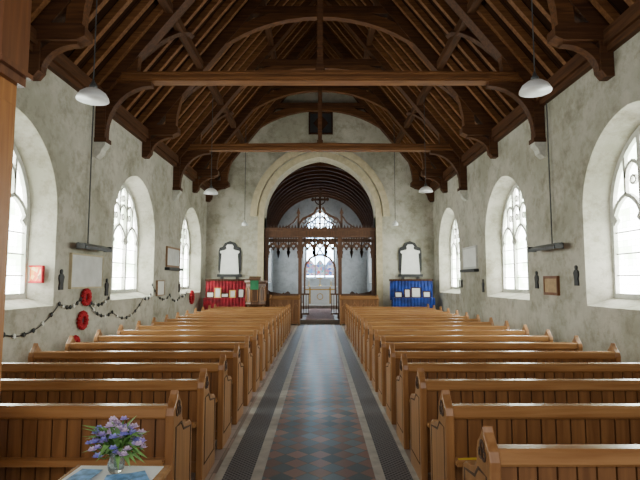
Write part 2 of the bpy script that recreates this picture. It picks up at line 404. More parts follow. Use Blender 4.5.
# floors
O('floor',MB().box(-W-0.5,W+0.5,YB,YA-0.4,-0.2,0),'floor',kind='structure',label='pinkish stone paved nave floor',cat='floor')
O('floor_chancel',MB().box(-W-0.5,W+0.5,YA-0.4,YE+.3,-0.2,0.15),'floor',kind='structure',label='raised chancel floor with a stone step',cat='floor')
O('floor_sanctuary',MB().box(-CW,CW,25.6,YE,0.15,0.32),'kerb',kind='structure',label='raised pale stone sanctuary floor',cat='floor')
O('floor_aisle',MB().box(-0.47,0.45,YB,YA-0.4,0,0.006),'aisle',kind='structure',label='central aisle of red and slate diamond tiles',cat='floor')
k=3
for a,b_ in((-0.56,-0.47),(0.45,0.53),(-0.86,-0.79),(0.75,0.80)):
    O('trim_%d'%k,MB().box(a,b_,YB,YA-0.4,0,0.008),'kerb',kind='structure',label='pale stone border strip along the aisle',cat='floor border'); k+=1
for a,b_ in((-0.79,-0.56),(0.53,0.75)):
    r=O('floor_grille',MB().box(a,b_,0,YA-0.45-0.3,0,0.010),'grille',label='long black cast-iron heating grille let into the aisle floor',cat='floor grille',group='aisle heating grilles',loc=(0,0.3,0))
O('chancel_carpet',MB().box(-0.55,0.55,YA-0.3,25.5,0.15,0.165),'redcarpet',label='worn pale red carpet runner through the chancel',cat='carpet')

# ---------------------------------------------------------------- roof
sl=(RIDGE-5.35)/EAV
def rz(x): return RIDGE-abs(x)*sl
mb=MB()
mb.prism([(0,RIDGE),(EAV+0.8,rz(EAV+0.8)),(EAV+0.8,rz(EAV+0.8)+0.2),(0,RIDGE+0.2),(-EAV-0.8,rz(EAV+0.8)+0.2),(-EAV-0.8,rz(EAV+.8))],'y',YB,YA+0.75)
O('ceiling',mb,'roofb',kind='structure',label='steep dark boarded timber roof',cat='ceiling')
for sx in(-1,1):
    mb=MB(); a,b_=sorted((sx*(W-0.16),sx*(W+0.2))); mb.box(a,b_,YB,YA,5.12,5.34)
    a,b_=sorted((sx*(W-0.10),sx*(W-0.001))); mb.box(a,b_,YB,YA,5.02,5.12)
    O('wall_plate',mb,'timbery',label='moulded dark timber wall plate along the wall top',cat='roof beam',group='wall plates',kind=None)
    for px,t in((3.0,.16),(1.5,.16)):
        a=sx*px
        O('purlin',MB().box(a-t/2,a+t/2,YB,YA,rz(px)-0.38,rz(px)-0.2),'timbery',label='long dark timber purlin under the rafters',cat='roof beam',group='roof purlins')
O('ridge_beam',MB().box(-0.1,0.1,YB,YA,RIDGE-0.42,RIDGE-0.15),'timbery',label='dark timber ridge beam at the roof apex',cat='roof beam')
# rafters
ra=MB().strip([(0.02,RIDGE-0.12),(W-0.02,rz(W-0.02)-0.12)],0.13,-0.05,0.05)
proto={}
for sx in(-1,1):
    y=3.2
    while y<YA-0.1:
        if sx==1 and 1 not in proto:
            proto[1]=o=O('rafter',ra,'rafter',loc=(0,y,0),label='sloping brown common rafter',cat='rafter',group='common rafters')
        elif sx==-1 and -1 not in proto:
            rb=MB().strip([(-0.02,RIDGE-0.12),(-W+0.02,rz(W-0.02)-0.12)],0.13,-0.05,0.05)
            proto[-1]=O('rafter',rb,'rafter',loc=(0,y,0),label='sloping brown common rafter',cat='rafter',group='common rafters')
        else:
            c=proto[sx].copy(); COL.objects.link(c); c.location=(0,y,0)
        y+=0.46
# trusses
ZB=4.0
def truss_tie(y):
    e=E('tie_beam_truss',(0,y,ZB),'dark timber roof truss with tie beam, king post and curved braces','roof truss','tie beam trusses')
    L=(0,0,-ZB)
    b=MB(); P=[(-W,5.52),(W,5.52),(W,5.70),(0,5.74),(-W,5.70)]
    b.prism(P,'y',-0.12,0.12); b.box(-W+.5,W-.5,-0.15,0.15,5.56,5.60); b.box(-W+.5,W-.5,-0.14,0.14,5.66,5.69)
    O('tie_beam',b,'beam',loc=L,parent=e)
    O('king_post',MB().box(-0.06,0.06,-0.06,0.06,5.72,RIDGE-0.4).box(-0.09,0.09,-0.09,0.09,5.72,5.84).box(-0.09,0.09,-0.09,0.09,8.0,8.15),'timber',loc=L,parent=e)
    O('collar',MB().box(-2.1,2.1,-0.1,0.1,8.15,8.36),'timber',loc=L,parent=e)
    for sx in(-1,1):
        O('principal_rafter',MB().strip([(0,RIDGE-0.3),(sx*W,rz(W)-0.3)],0.26,-0.13,0.13),'timber',loc=L,parent=e)
        O('wall_post',MB().box(*sorted((sx*(W-0.2),sx*(W-0.002))),-0.10,0.10,4.30,5.52).box(*sorted((sx*(W-0.24),sx*(W-0.002))),-0.12,0.12,4.30,4.38),'timber',loc=L,parent=e)
        O('corbel',MB().prism([(sx*(W+0.02),4.30),(sx*(W-0.22),4.30),(sx*(W-0.22),4.24),(sx*(W-0.15),4.16),(sx*(W-0.13),4.08),(sx*(W-0.04),4.0),(sx*(W+0.02),4.0)],'y',-0.10,0.10),'tracery',loc=L,parent=e,label='carved pale stone corbel')
        pts=[(sx*(W-0.12-0.95*(1-math.cos(a))),4.5+1.02*math.sin(a)) for a in [pi/2*i/8 for i in range(9)]]
        O('curved_bracket',MB().strip(pts,0.17,-0.08,0.08).prism([(sx*(W-.15),5.55),(sx*(W-.15),4.85),(sx*(W-.28),5.15),(sx*(W-.45),5.38),(sx*(W-.8),5.55)],'y',-0.04,0.04),'timber',loc=L,parent=e)
        A=[(sx*x,z) for x,z in arch(3.75,5.72,2.5,14) if x>=-0.001]
        O('arched_brace',MB().strip(A,0.26,-0.09,0.09),'brace',loc=L,parent=e)
    return e
def truss_ham(y):
    e=E('arched_truss',(0,y,ZB),'dark timber arch-braced truss on short hammer beams','roof truss','arched roof trusses')
    L=(0,0,-ZB)
    O('collar',MB().box(-1.9,1.9,-0.1,0.1,8.35,8.55),'timber',loc=L,parent=e)
    O('king_post',MB().box(-0.06,0.06,-0.06,0.06,8.5,RIDGE-0.4),'timber',loc=L,parent=e)
    for sx in(-1,1):
        O('principal_rafter',MB().strip([(0,RIDGE-0.3),(sx*W,rz(W)-0.3)],0.26,-0.12,0.12),'timber',loc=L,parent=e)
        O('hammer_beam',MB().prism([(sx*W,5.2),(sx*(W-0.75),5.2),(sx*(W-0.88),5.26),(sx*(W-0.88),5.4),(sx*(W-0.8),5.46),(sx*W,5.46)],'y',-0.13,0.13),'timber',loc=L,parent=e)
        O('wall_post',MB().prism([(sx*(W-0.002),4.65),(sx*(W-0.12),4.65),(sx*(W-0.2),4.75),(sx*(W-0.2),5.2),(sx*(W-0.002),5.2)],'y',-0.1,0.1),'timber',loc=L,parent=e)
        pts=[(sx*(W-0.14-0.6*(1-math.cos(a))),4.75+0.48*math.sin(a)) for a in [pi/2*i/8 for i in range(9)]]
        O('curved_bracket',MB().strip(pts,0.15,-0.07,0.07),'timber',loc=L,parent=e)
        A=[(sx*x,z) for x,z in arch(3.72,5.4,3.0,14) if x>=-0.001]
        O('arched_brace',MB().strip(A,0.26,-0.09,0.09),'brace',loc=L,parent=e)
    return e
T1,T2=9.35,14.4
t1=truss_tie(T1); dup(t1,(0,T2,ZB))
t2=truss_ham(7.1)
for y in(11.85,16.6,YA-0.15): dup(t2,(0,y,ZB))
def slope_pt(sx,s,y,off):
    return (sx*(s-off*0.78),y,rz(s)-off*0.63)
for sx in(-1,1):
    for ya in(7.1,T1,11.85,T2):
        mb=MB(); pts=[]
        for i in range(9):
            a=pi/2*i/8
            pts.append(slope_pt(sx,4.2-1.15*math.sin(a),ya+0.12+1.0*(1-math.cos(a)),0.22))
        mb.tube(pts,0.07,4)
        O('wind_brace',mb,'timber',label='curved dark timber wind brace beneath the roof slope',cat='roof brace',group='wind braces')

# chancel roof
VP=arch(CW,4.0,2.65,18)
v=MB(); outer=[(x*1.08,z+(z-4.0)*0.08) for x,z in VP]
poly=VP+list(reversed(outer))
v.prism(poly,'y',YA+0.75,YE)
O('ceiling_chancel',v,'roofb',kind='structure',label='dark boarded barrel ceiling of the chancel',cat='ceiling')
rb=MB().strip([(x*0.975,4.0+(z-4.0)*0.975) for x,z in VP],0.16,-0.07,0.07)
r0=O('vault_rib',rb,'rib',loc=(0,19.7,0),label='dark curved timber rib of the chancel roof',cat='roof rib',group='chancel roof ribs')
for i in range(1,12): 
    c=r0.copy(); COL.objects.link(c); c.location=(0,19.7+i*0.76,0)
for sx in(-1,1):
    O('wall_plate',MB().box(*sorted((sx*(CW-.12),sx*(CW+.1))),YA+.75,YE,4.02,4.16),'timbery',label='dark timber wall plate of the chancel',cat='roof beam',group='wall plates')

# ---------------------------------------------------------------- pews
def pew(length):
    e=E('pew',(0,0,0),'honey oak church pew with boarded back and pointed carved end','pew','nave pews')
    L=length
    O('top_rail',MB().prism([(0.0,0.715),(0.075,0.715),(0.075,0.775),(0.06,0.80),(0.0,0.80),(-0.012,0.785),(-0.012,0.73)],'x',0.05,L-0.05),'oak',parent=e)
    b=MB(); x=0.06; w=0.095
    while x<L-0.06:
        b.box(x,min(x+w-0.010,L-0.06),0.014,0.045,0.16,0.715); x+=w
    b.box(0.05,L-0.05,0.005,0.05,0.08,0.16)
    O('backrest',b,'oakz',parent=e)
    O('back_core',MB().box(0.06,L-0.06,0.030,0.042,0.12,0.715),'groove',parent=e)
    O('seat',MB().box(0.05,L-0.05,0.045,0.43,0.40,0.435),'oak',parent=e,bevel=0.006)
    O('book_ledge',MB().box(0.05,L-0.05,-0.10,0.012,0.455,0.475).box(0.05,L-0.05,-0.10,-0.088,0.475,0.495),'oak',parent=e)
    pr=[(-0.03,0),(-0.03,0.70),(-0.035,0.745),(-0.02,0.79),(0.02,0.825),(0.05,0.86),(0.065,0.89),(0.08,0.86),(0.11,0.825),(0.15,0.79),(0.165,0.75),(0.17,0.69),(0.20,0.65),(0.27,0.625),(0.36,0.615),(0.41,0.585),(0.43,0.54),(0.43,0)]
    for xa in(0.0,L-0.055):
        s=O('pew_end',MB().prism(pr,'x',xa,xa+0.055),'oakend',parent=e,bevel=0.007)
        out=xa-0.006 if xa==0 else xa+0.045
        cm=MB()
        for a in (pi/2,pi/2+2*pi/3,pi/2+4*pi/3):
            cy,cz=0.066+0.026*math.cos(a),0.765+0.026*math.sin(a)
            cm.strip([(cy+0.024*math.cos(t),cz+0.024*math.sin(t)) for t in [2*pi*i/10 for i in range(10)]],0.012,out,out+0.016,'x',closed=True)
        cm.strip([(0.02,0.14),(0.02,0.66),(0.14,0.66),(0.2,0.60),(0.38,0.57),(0.38,0.14)],0.016,out+.004,out+0.014,'x',closed=True)
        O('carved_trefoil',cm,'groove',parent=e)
    return e
pr_=pew(2.6); pl_=pew(2.37)
pr_.location=(0.80,2.4,0); pl_.location=(-3.30,3.2,0)
for k in range(1,17): dup(pr_,(0.80,2.4+0.8*k,0))
for k in range(2,17): dup(pl_,(-3.30,2.4+0.8*k,0))
O('service_card',MB().prism([(-0.07,-0.035),(0.07,-0.035),(0.07,0.035),(-0.07,0.035)],'z',0,0.005),'yellow',loc=(0.945,3.145,0.478),label='flat yellow service card on the pew ledge',cat='card',rot=(0,0,0.1))

# ---------------------------------------------------------------- case at the edge
e=E('wooden_case',(-1.995,2.62,0),'tall orange pine case with moulded cornice beside the pews','wooden case')
O('shaft',MB().box(-0.25,0.245,-0.1,0.1,0.1,2.75).box(0.235,0.255,-0.07,0.07,0.3,2.6),'pine',parent=e,bevel=0.006)
O('base',MB().box(-0.29,0.29,-0.12,0.12,0,0.14),'pined',parent=e)
O('cornice',MB().box(-0.28,0.28,-0.12,0.12,2.72,2.77).box(-0.31,0.31,-0.14,0.14,2.77,2.80),'pined',parent=e)
O('upper_panel',MB().box(-0.29,0.29,-0.12,0.12,2.80,3.5),'pined',parent=e)

# ---------------------------------------------------------------- small table + flowers
TX,TY,DZ=-0.95,2.24,-0.03
e=E('small_table',(TX,TY,0),'small wooden table beneath the flowers and leaflets','table')
O('table_top',MB().box(-0.23,0.23,-0.24,0.2,0.715+DZ,0.74+DZ),'oak',parent=e,bevel=0.005)
O('apron',MB().box(-0.21,0.21,-0.22,0.18,0.63+DZ,0.715+DZ),'oak',parent=e)
for lx in(-0.21,0.17):
    for ly in(-0.22,0.14):
        O('leg',MB().box(lx,lx+0.04,ly,ly+0.04,0,0.64+DZ),'oakz',parent=e)
O('table_cloth',MB().prism([(-0.215,-0.23),(0.19,-0.235),(0.20,0.17),(-0.20,0.18)],'z',0.7405+DZ,0.744+DZ),'cloth',loc=(TX,TY,0),label='small white cloth laid over the table top',cat='cloth')
for i,(x,y,r,mt) in enumerate(((-0.15,-0.12,0.4,'bluepaper'),(0.06,-0.14,-0.25,'paper'),(-0.12,0.04,-0.1,'bluepaper'),(0.13,0.0,0.5,'bluepaper'),(-0.03,-0.15,1.3,'bluepaper'),(0.15,-0.12,0.9,'paper'),(0.06,-0.05,0.2,'bluepaper'))):
    O('leaflet',MB().box(-0.05,0.05,-0.07,0.07,0,0.003),mt,loc=(TX+x,TY+y,0.7445+DZ+0.0032*i),rot=(0,0,r),label='printed blue church leaflet on the table' if mt=='bluepaper' else 'white paper leaflet on the table',cat='leaflet',group='leaflets on the table')
vx,vy,vz=TX+0.0,TY+0.10,0.7445+DZ
O('glass_vase',MB().lathe([(0.028,0),(0.036,0.015),(0.038,0.04),(0.03,0.075),(0.036,0.095),(0.032,0.095),(0.026,0.075),(0.033,0.04),(0.03,0.016),(0.001,0.01)],20),'clear',loc=(vx,vy,vz),label='small clear glass vase holding the flowers',cat='vase',smooth=True)
e=E('flower_bouquet',(vx,vy,vz+0.02),'bunch of lilac and blue spring flowers with green leaves','flowers')
st=MB(); heads=[]
for i in range(64):
    a=random.uniform(0,2*pi); rr=math.sqrt(random.random())*0.13; h=0.085+0.12*(1-(rr/0.13)**2)+random.uniform(-0.045,0.03)
    p=(rr*math.cos(a),rr*math.sin(a)*0.8,h); heads.append(p)
    st.tube([(p[0]*0.05,p[1]*0.05,0.0),(p[0]*0.12,p[1]*0.12,0.07),(p[0]*0.6,p[1]*0.6,h*0.75),p],0.0022,5)
O('stems',st,'leaf',parent=e)
lf=MB()
for i in range(80):
    a=2*pi*i/30+random.uniform(-.2,.2); R=random.uniform(0.06,0.17); h0=random.uniform(0.05,0.11); h1=h0+random.uniform(-0.05,0.13)
    d=Vector((math.cos(a),math.sin(a)*0.8,0)); s=Vector((-d.y,d.x,0)); w=random.uniform(0.012,0.024)
    p0=d*0.02+Vector((0,0,h0)); p1=d*(R*0.55)+Vector((0,0,(h0+h1)/2+0.03)); p2=d*R+Vector((0,0,h1))
    lf.add([p0,p1+s*w,p2,p1-s*w,p1+Vector((0,0,-0.004))],[(0,1,4),(1,2,4),(2,3,4),(3,0,4)])
O('leaves',lf,'leaf2',parent=e); 
for i,p in enumerate(heads):
    f=MB(); nr=random.choice((5,6)); c=Vector(p); s0=random.uniform(0.020,0.030)
    for q in range(nr*2):
        a=2*pi*q/nr+random.random()*0.4; t=0.35 if q<nr else 1.0
        d=Vector((math.cos(a)*math.cos(t),math.sin(a)*math.cos(t),math.sin(t)*0.8))
        s=Vector((-math.sin(a),math.cos(a),0))*s0*0.42
        f.add([c,c+d*s0*0.6+s,c+d*s0*1.1,c+d*s0*0.6-s],[(0,1,2,3)])
    O('blossom',f,random.choice(('purple','mauve','bluef','mauve')),parent=e)

# ---------------------------------------------------------------- lamps
def dome(loc,r,ztop):
    e=E('pendant_lamp',loc,'white enamel dome pendant lamp hanging on a long cord','lamp','pendant lamps')
    O('lamp_shade',MB().lathe([(r,0),(r*0.97,r*0.16),(r*0.8,r*0.45),(r*0.5,r*0.68),(r*0.22,r*0.8),(r*0.2,r*0.78),(r*0.48,r*0.62),(r*0.76,r*0.4),(r*0.93,r*0.12)],24),'white',parent=e,smooth=True)
    O('lamp_cap',MB().lathe([(r*0.23,r*0.74),(r*0.25,r*0.95),(r*0.14,r*1.1),(r*0.06,r*1.35)],16),'metal',parent=e,smooth=True)
    O('bulb',MB().blob((0,0,r*0.3),r*0.25),'white',parent=e,smooth=True)
    O('cord',MB().tube([(0,0,r*1.3),(0,0,ztop-loc[2])],0.008,6),'cord',parent=e)
for x,y,z in((-2.94,6.1,3.93),(2.79,6.1,4.04),(-3.07,13.5,4.05),(2.98,13.5,4.1)):
    dome((x,y,z),0.2,rz(abs(x))-0.1)
for sx in(-1,1):
    e=E('small_pendant_lamp',(sx*2.75,17.6,3.62),'small white pendant lamp on a long thin cord near the arch','lamp','small pendant lamps')
    O('lamp_shade',MB().lathe([(0.11,0),(0.10,0.08),(0.04,0.15),(0.02,0.18)],14),'white',parent=e,smooth=True)
    O('cord',MB().tube([(0,0,0.16),(0,0,rz(2.75)-0.1-3.62)],0.011,6),'cord',parent=e)
# infrared heaters
for sx in(-1,1):
    e=E('wall_heater',(sx*(W-0.02),9.05,2.2),'long dark metal electric heater bracketed off the wall','heater','wall heaters')
    a=-sx
    O('reflector',MB().prism([(a*0.10,0.09),(a*0.28,0.02),(a*0.27,-0.04),(a*0.18,-0.01),(a*0.09,0.02)],'y',-0.52,0.52),'metal',parent=e)
    O('end_cap',MB().box(*sorted((a*0.10,a*0.25)),-0.56,-0.52,-0.03,0.07),'black',parent=e)
    O('end_cap',MB().box(*sorted((a*0.10,a*0.25)),0.52,0.56,-0.03,0.07),'black',parent=e)
    O('bracket',MB().box(*sorted((a*0.02,a*0.15)),-0.3,-0.27,0.02,0.05).box(*sorted((a*0.02,a*0.15)),0.27,0.3,0.02,0.05),'black',parent=e)
    O('conduit',MB().tube([(a*0.035,0.0,0.03),(a*0.035,0.0,2.80)],0.014,6).tube([(a*0.035,0,0.035),(a*0.14,0,0.05)],0.012,6),'cord',parent=e)

# ---------------------------------------------------------------- wall plaques etc
def wallplate(name,sx,y0,y1,z0,z1,mat,fmat,label,cat,t=0.04,ftk=0.03,x=W):
    e=E(name,(sx*x,(y0+y1)/2,z0),label,cat); a=-sx; h=z1-z0; w=(y1-y0)/2
    O('frame',MB().strip([(-w+ftk/2,ftk/2),(w-ftk/2,ftk/2),(w-ftk/2,h-ftk/2),(-w+ftk/2,h-ftk/2)],ftk,*sorted((a*0.0,a*(t+0.012))),axis='x',closed=True),fmat,parent=e)
    O('panel',MB().box(*sorted((a*0.0,a*t)),-w+ftk/2,w-ftk/2,ftk/2,h-ftk/2),mat,parent=e)
    return e
wallplate('memorial_tablet',-1,8.5,9.75,1.46,2.10,'tablet','stone','pale grey inscribed marble memorial tablet on the wall','tablet',ftk=0.035)
wallplate('framed_notice',-1,13.05,13.65,1.2,1.62,'paper','plaque','small framed pale notice beside the window','picture')
e=wallplate('memorial_tablet',-1,13.8,15.1,2.0,2.6,'tablet','plaque','grey marble tablet with a dark shelf on the wall','tablet',ftk=0.06)
O('shelf',MB().box(0,0.14,-0.7,0.7,-0.09,-0.01),'black',parent=e)
e=wallplate('memorial_tablet',1,13.5,14.8,1.95,2.6,'marble','tablet','white marble tablet with a dark shelf on the wall','tablet',ftk=0.06)
O('shelf',MB().box(-0.14,0,-0.7,0.7,-0.09,-0.01),'black',parent=e)
wallplate('wooden_plaque',1,8.92,9.5,1.33,1.70,'plaque2','pined','small brown wooden plaque in a dark frame','plaque',ftk=0.06)
wallplate('framed_notice',1,15.0,15.25,1.4,1.65,'paper','black','small framed notice on the wall','picture')
e=E('icon_picture',(-4.66,7.955,1.57),'red and gold icon picture hung on the window reveal','picture',rot=(0,0,-0.24))
O('frame',MB().strip([(-0.15,0.012),(0.15,0.012),(0.15,0.27),(-0.15,0.27)],0.035,-0.03,0.02,closed=True),'poppy',parent=e)
O('panel',MB().box(-0.145,0.145,-0.02,0.02,0.02,0.26),'icon',parent=e)
sil=[(-0.06,0),(0.06,0),(0.055,0.1),(0.07,0.17),(0.085,0.22),(0.05,0.26),(0.02,0.275),(0.03,0.30),(0.028,0.335),(0.0,0.35),(-0.03,0.335),(-0.035,0.30),(-0.02,0.275),(-0.065,0.25),(-0.075,0.19),(-0.05,0.12),(-0.065,0.05)]
for sx,y,z in((-1,8.25,1.45),(-1,10.02,1.3),(1,8.32,1.52),(1,9.85,1.45),(1,13.1,1.3),(-1,15.2,1.25)):
    O('figure_silhouette',MB().prism(sil,'x',*sorted((0.0,-sx*0.03))),'black',loc=(sx*(W+0.003),y,z),label='small flat black figure silhouette fixed to the wall',cat='silhouette',group='black wall silhouettes')
# wreaths
for y,z,r in((9.1,1.30,0.13),(9.0,0.88,0.14),(8.75,0.5,0.10),(16.6,1.05,0.2)):
    mb=MB()
    for i in range(26):
        a=2*pi*i/26; q=r*(0.78 if i%2 else 1.0)
        mb.blob((0.045,q*math.cos(a),q*math.sin(a)),0.045,(1.1,1,1))
    e=E('poppy_wreath',(-W,y,z),'round red poppy wreath hung on the wall','wreath','poppy wreaths')
    O('poppies',mb,'poppy',parent=e)
    O('centre',MB().prism([(r*0.5*math.cos(2*pi*i/12),r*0.5*math.sin(2*pi*i/12)) for i in range(12)],'x',-0.002,0.03),'black',parent=e)
# garlands
def garland(pts):
    e=E('garland',(-W,pts[0][0],pts[0][1]),'black and white pennant garland swagged along the wall','garland','wall garlands')
    P=[];
    for (y0,z0),(y1,z1) in zip(pts[:-1],pts[1:]):
        sag=0.16*abs(y1-y0)
        for i in range(14):
            t=i/14; P.append((0.03,y0+(y1-y0)*t-pts[0][0],z0+(z1-z0)*t-sag*4*t*(1-t)-pts[0][1]))
    P.append((0.03,pts[-1][0]-pts[0][0],pts[-1][1]-pts[0][1]))
    O('string',MB().tube(P,0.009,5),'black',parent=e)
    b=MB(); c=MB()
    for i,p in enumerate(P):
        if i%2==0: (c if i%6==4 else b).blob(p,0.036,(0.6,1,1.2))
    O('beads',b,'black',parent=e,kind='stuff'); O('white_beads',c,'paper',parent=e,kind='stuff')
garland([(6.55,0.95),(8.2,1.22),(9.05,1.35),(10.1,1.25)])
garland([(9.1,1.3),(10.3,0.95),(12.1,1.2),(12.6,1.25)])
garland([(12.7,1.5),(14.2,1.2),(15.3,1.15),(16.2,1.4)])

# ---------------------------------------------------------------- arch wall monuments
for sx in(-1,1):
    e=E('wall_monument',(sx*3.47,YA,1.72),'white marble monument on a black shaped slate backing','monument','arch wall monuments')
    O('backing',MB().prism([(-0.38,0.12),(0.38,0.12),(0.44,0.3),(0.44,1.0),(0.40,1.16),(0.28,1.2),(0.2,1.34),(0,1.42),(-0.2,1.34),(-0.28,1.2),(-0.40,1.16),(-0.44,1.0),(-0.44,0.3)],'y',-0.05,0),'black',parent=e,bevel=0.01)
    O('tablet',MB().prism([(-0.37,0.14),(0.37,0.14),(0.35,0.3),(0.31,0.92),(0.37,0.96),(0.37,1.03),(0.16,1.08),(0.12,1.14),(0.15,1.2),(0.09,1.28),(-0.09,1.28),(-0.15,1.2),(-0.12,1.14),(-0.16,1.08),(-0.37,1.03),(-0.37,0.96),(-0.31,0.92),(-0.35,0.3)],'y',-0.10,-0.05),'marble',parent=e,bevel=0.01)
    O('sill',MB().box(-0.46,0.46,-0.14,0,0.04,0.14).box(-0.34,-0.24,-0.1,0,-0.1,0.04).box(0.24,0.34,-0.1,0,-0.1,0.04),'black',parent=e)
e=E('hatchment',(0.03,YA-0.0,7.35),'dark square painted heraldic board high on the gable','painted board')
O('frame',MB().strip([(-0.45,0.03),(0.45,0.03),(0.45,0.87),(-0.45,0.87)],0.08,-0.06,0,closed=True),'dark',parent=e)
O('panel',MB().box(-0.43,0.43,-0.03,0,0.05,0.85),'black',parent=e)
O('painted_lozenge',MB().prism([(0,0.1),(0.3,0.45),(0,0.8),(-0.3,0.45)],'y',-0.04,-0.03),'dark',parent=e)

# display tables with drapes
def drape(w,h,mat,par,y,z):
    mb=MB(); n=60
    top=[(-w/2+w*i/n,y+0.018*math.sin(i*1.35)) for i in range(n+1)]
    v=[];f=[]
    for i,(x,yy) in enumerate(top): v+=[(x,yy,z),(x,y+(yy-y)*0.4,z+h)]
    for i in range(n): f.append((2*i,2*i+2,2*i+3,2*i+1))
    mb.add(v,f); return O('drape',mb,mat,parent=par,smooth=True)
def display(x,mat,col):
    e=E('display_stand',(x,17.75,0),col+' cloth draped display stand against the arch wall','display stand')
    O('table_body',MB().box(-0.72,0.72,-0.3,0.3,0,1.0),mat,parent=e)
    drape(1.5,1.0,mat,e,-0.33,0.0)
    O('back_board',MB().box(-0.78,0.78,0.2,0.28,0.9,1.62),mat,parent=e)
    drape(1.56,0.68,mat,e,0.17,0.94)
    O('rail',MB().box(-0.80,0.80,0.12,0.3,1.60,1.67),'dark',parent=e)
    return e
display(-3.42,'red','bright red'); display(3.36,'blue','deep blue')
for bx,cols in((-3.42,((-0.55,.2,.12),(-0.28,.34,.1),(-0.02,.16,.12),(0.26,.26,.1),(0.56,.3,.1))),(3.36,((-0.52,.2,.12),(-0.2,.3,.1),(0.12,.36,.16),(0.5,.22,.12)))):
    for i,(c,hh,hw) in enumerate(cols):
        e=E('framed_card',(bx+c,17.62,1.001),'pale card in a dark frame standing on the draped table','picture','framed cards on the display tables',rot=(-0.15,0,0))
        O('frame',MB().strip([(-hw,0.012),(hw,0.012),(hw,hh),(-hw,hh)],0.05,0,0.025,closed=True),'brass' if (bx<0 and i%2) else 'dark',parent=e)
        O('card',MB().box(-hw+.005,hw-.005,0.005,0.02,0.01,hh),'tablet',parent=e)

# pulpit
e=E('pulpit',(-2.27,17.3,0),'carved brown oak octagonal pulpit beside the chancel step','pulpit')
O('pedestal',MB().lathe([(0.3,0),(0.3,0.08),(0.14,0.16),(0.12,0.55),(0.28,0.75)],8,rot=pi/8),'screen',parent=e)
O('drum',MB().lathe([(0.34,0.75),(0.38,0.8),(0.36,0.85),(0.36,1.5),(0.42,1.56),(0.42,1.62)],8,rot=pi/8),'screen',parent=e)
for k in range(8):
    a=2*pi*k/8-pi/2
    p=MB().strip([(x,z) for x,z in [(-0.1,0.9)]+[(-0.1,1.3),(0,1.42),(0.1,1.3),(0.1,0.9)]],0.025,-0.355,-0.325,closed=True)
    O('carved_panel',p,'oakend',parent=e,rot=(0,0,a+pi/2))
O('book_rest',MB().prism([(-0.5,1.62),(-0.25,1.62),(-0.25,1.76),(-0.5,1.66)],'x',-0.2,0.2),'screen',parent=e)
O('pulpit_fall',MB().box(-0.14,0.14,-0.46,-0.45,1.3,1.64),'green',loc=(-2.27,17.3,0),label='green cloth fall hanging from the pulpit',cat='cloth')

# choir desks
def desk(x,w):
    e=E('clergy_desk',(x,17.7,0),'brown oak panelled reading desk beside the chancel step','desk','clergy desks')
    h=0.98
    O('front_panel',MB().box(-w/2,w/2,-0.03,0.03,0.06,h-0.05),'oakz',parent=e)
    pm=MB(); n=4
    for i in range(n):
        u=-w/2+w*(i+.5)/n; hw=w/n*0.38
        pm.strip([(u-hw,0.15)]+[(u-hw,0.65),(u,0.82),(u+hw,0.65),(u+hw,0.15)],0.02,-0.045,-0.03,closed=True)
    O('carved_arcade',pm,'oakend',parent=e)
    O('desk_top',MB().prism([(-0.08,h-0.05),(0.32,h+0.05),(0.32,h+0.08),(-0.1,h-0.02)],'x',-w/2-0.03,w/2+0.03),'oak',parent=e)
    for s in(-1,1): O('desk_end',MB().prism([(-0.06,0),(0.34,0),(0.34,h+0.04),(0.16,h+0.12),(-0.06,h-0.03)],'x',s*w/2-0.025,s*w/2+0.025),'oakend',parent=e)
desk(-1.28,1.05); desk(1.42,1.35)

# ---------------------------------------------------------------- rood screen
YS=YA+0.3
e=E('rood_screen',(0,YS,0.15),'dark carved oak rood screen with traceried arches and cross','screen')
Ls=(0,0,-0.15)
for x in(-2.09,-0.78,0.78,2.09):
    O('post',MB().box(x-0.07,x+0.07,-0.07,0.07,0.15,3.4).box(x-0.10,x+0.10,-0.10,0.10,0.15,0.35).box(x-.10,x+.10,-.10,.10,2.5,2.6),'screen',loc=Ls,parent=e)
O('rood_beam',MB().box(-2.16,2.16,-0.14,0.14,3.34,3.6).box(-2.16,2.16,-0.22,0.22,3.55,3.66).box(-2.16,2.16,-0.18,0.18,3.30,3.38),'screen',loc=Ls,parent=e)
cr=MB()
for i in range(35):
    x=-2.06+i*0.1212; cr.prism([(x-0.055,3.66),(x+0.055,3.66),(x+0.035,3.72),(x,3.82),(x-0.035,3.72)],'y',-0.02,0.02)
O('cresting',cr,'screen',loc=Ls,parent=e)
for c,w in((-1.435,1.19),(0,1.44),(1.435,1.19)):
    t=MB(); n=3; bw=w/n
    for i in range(n):
        u=c-w/2+bw*(i+.5)
        t.strip(arch(bw/2-0.01,2.82,bw*0.62,6,u),0.09,-0.04,0.04)
        t.strip(arch(bw/4-0.01,2.80,bw*0.35,5,u-bw/4),0.05,-0.02,0.02); t.strip(arch(bw/4-0.01,2.80,bw*0.35,5,u+bw/4),0.05,-0.02,0.02)
        for q in(-0.5,-0.25,0,0.25,0.5): t.box(u+bw*q-0.025,u+bw*q+0.025,-0.02,0.02,3.05 if q not in(-.5,.5) else 2.7,3.34)
        ring=[(u+0.08*math.cos(a),2.98+0.08*math.sin(a)) for a in [2*pi*k/10 for k in range(10)]]
        t.strip(ring,0.045,-0.02,0.02,closed=True)
        for s in(-1,1): t.prism([(u+s*bw/2-0.075,2.74),(u+s*bw/2,2.48),(u+s*bw/2+0.075,2.74),(u+s*bw/2,2.86)],'y',-0.04,0.04)
    t.box(c-w/2,c+w/2,-0.02,0.02,3.12,3.26)
    O('tracery_head',t,'screen',loc=Ls,parent=e)
for s in(-1,1):
    O('dado_panel',MB().box(*sorted((s*0.84,s*2.03)),-0.03,0.03,0.15,1.05).box(*sorted((s*0.84,s*2.03)),-0.05,0.05,1.03,1.1),'screen',loc=Ls,parent=e)
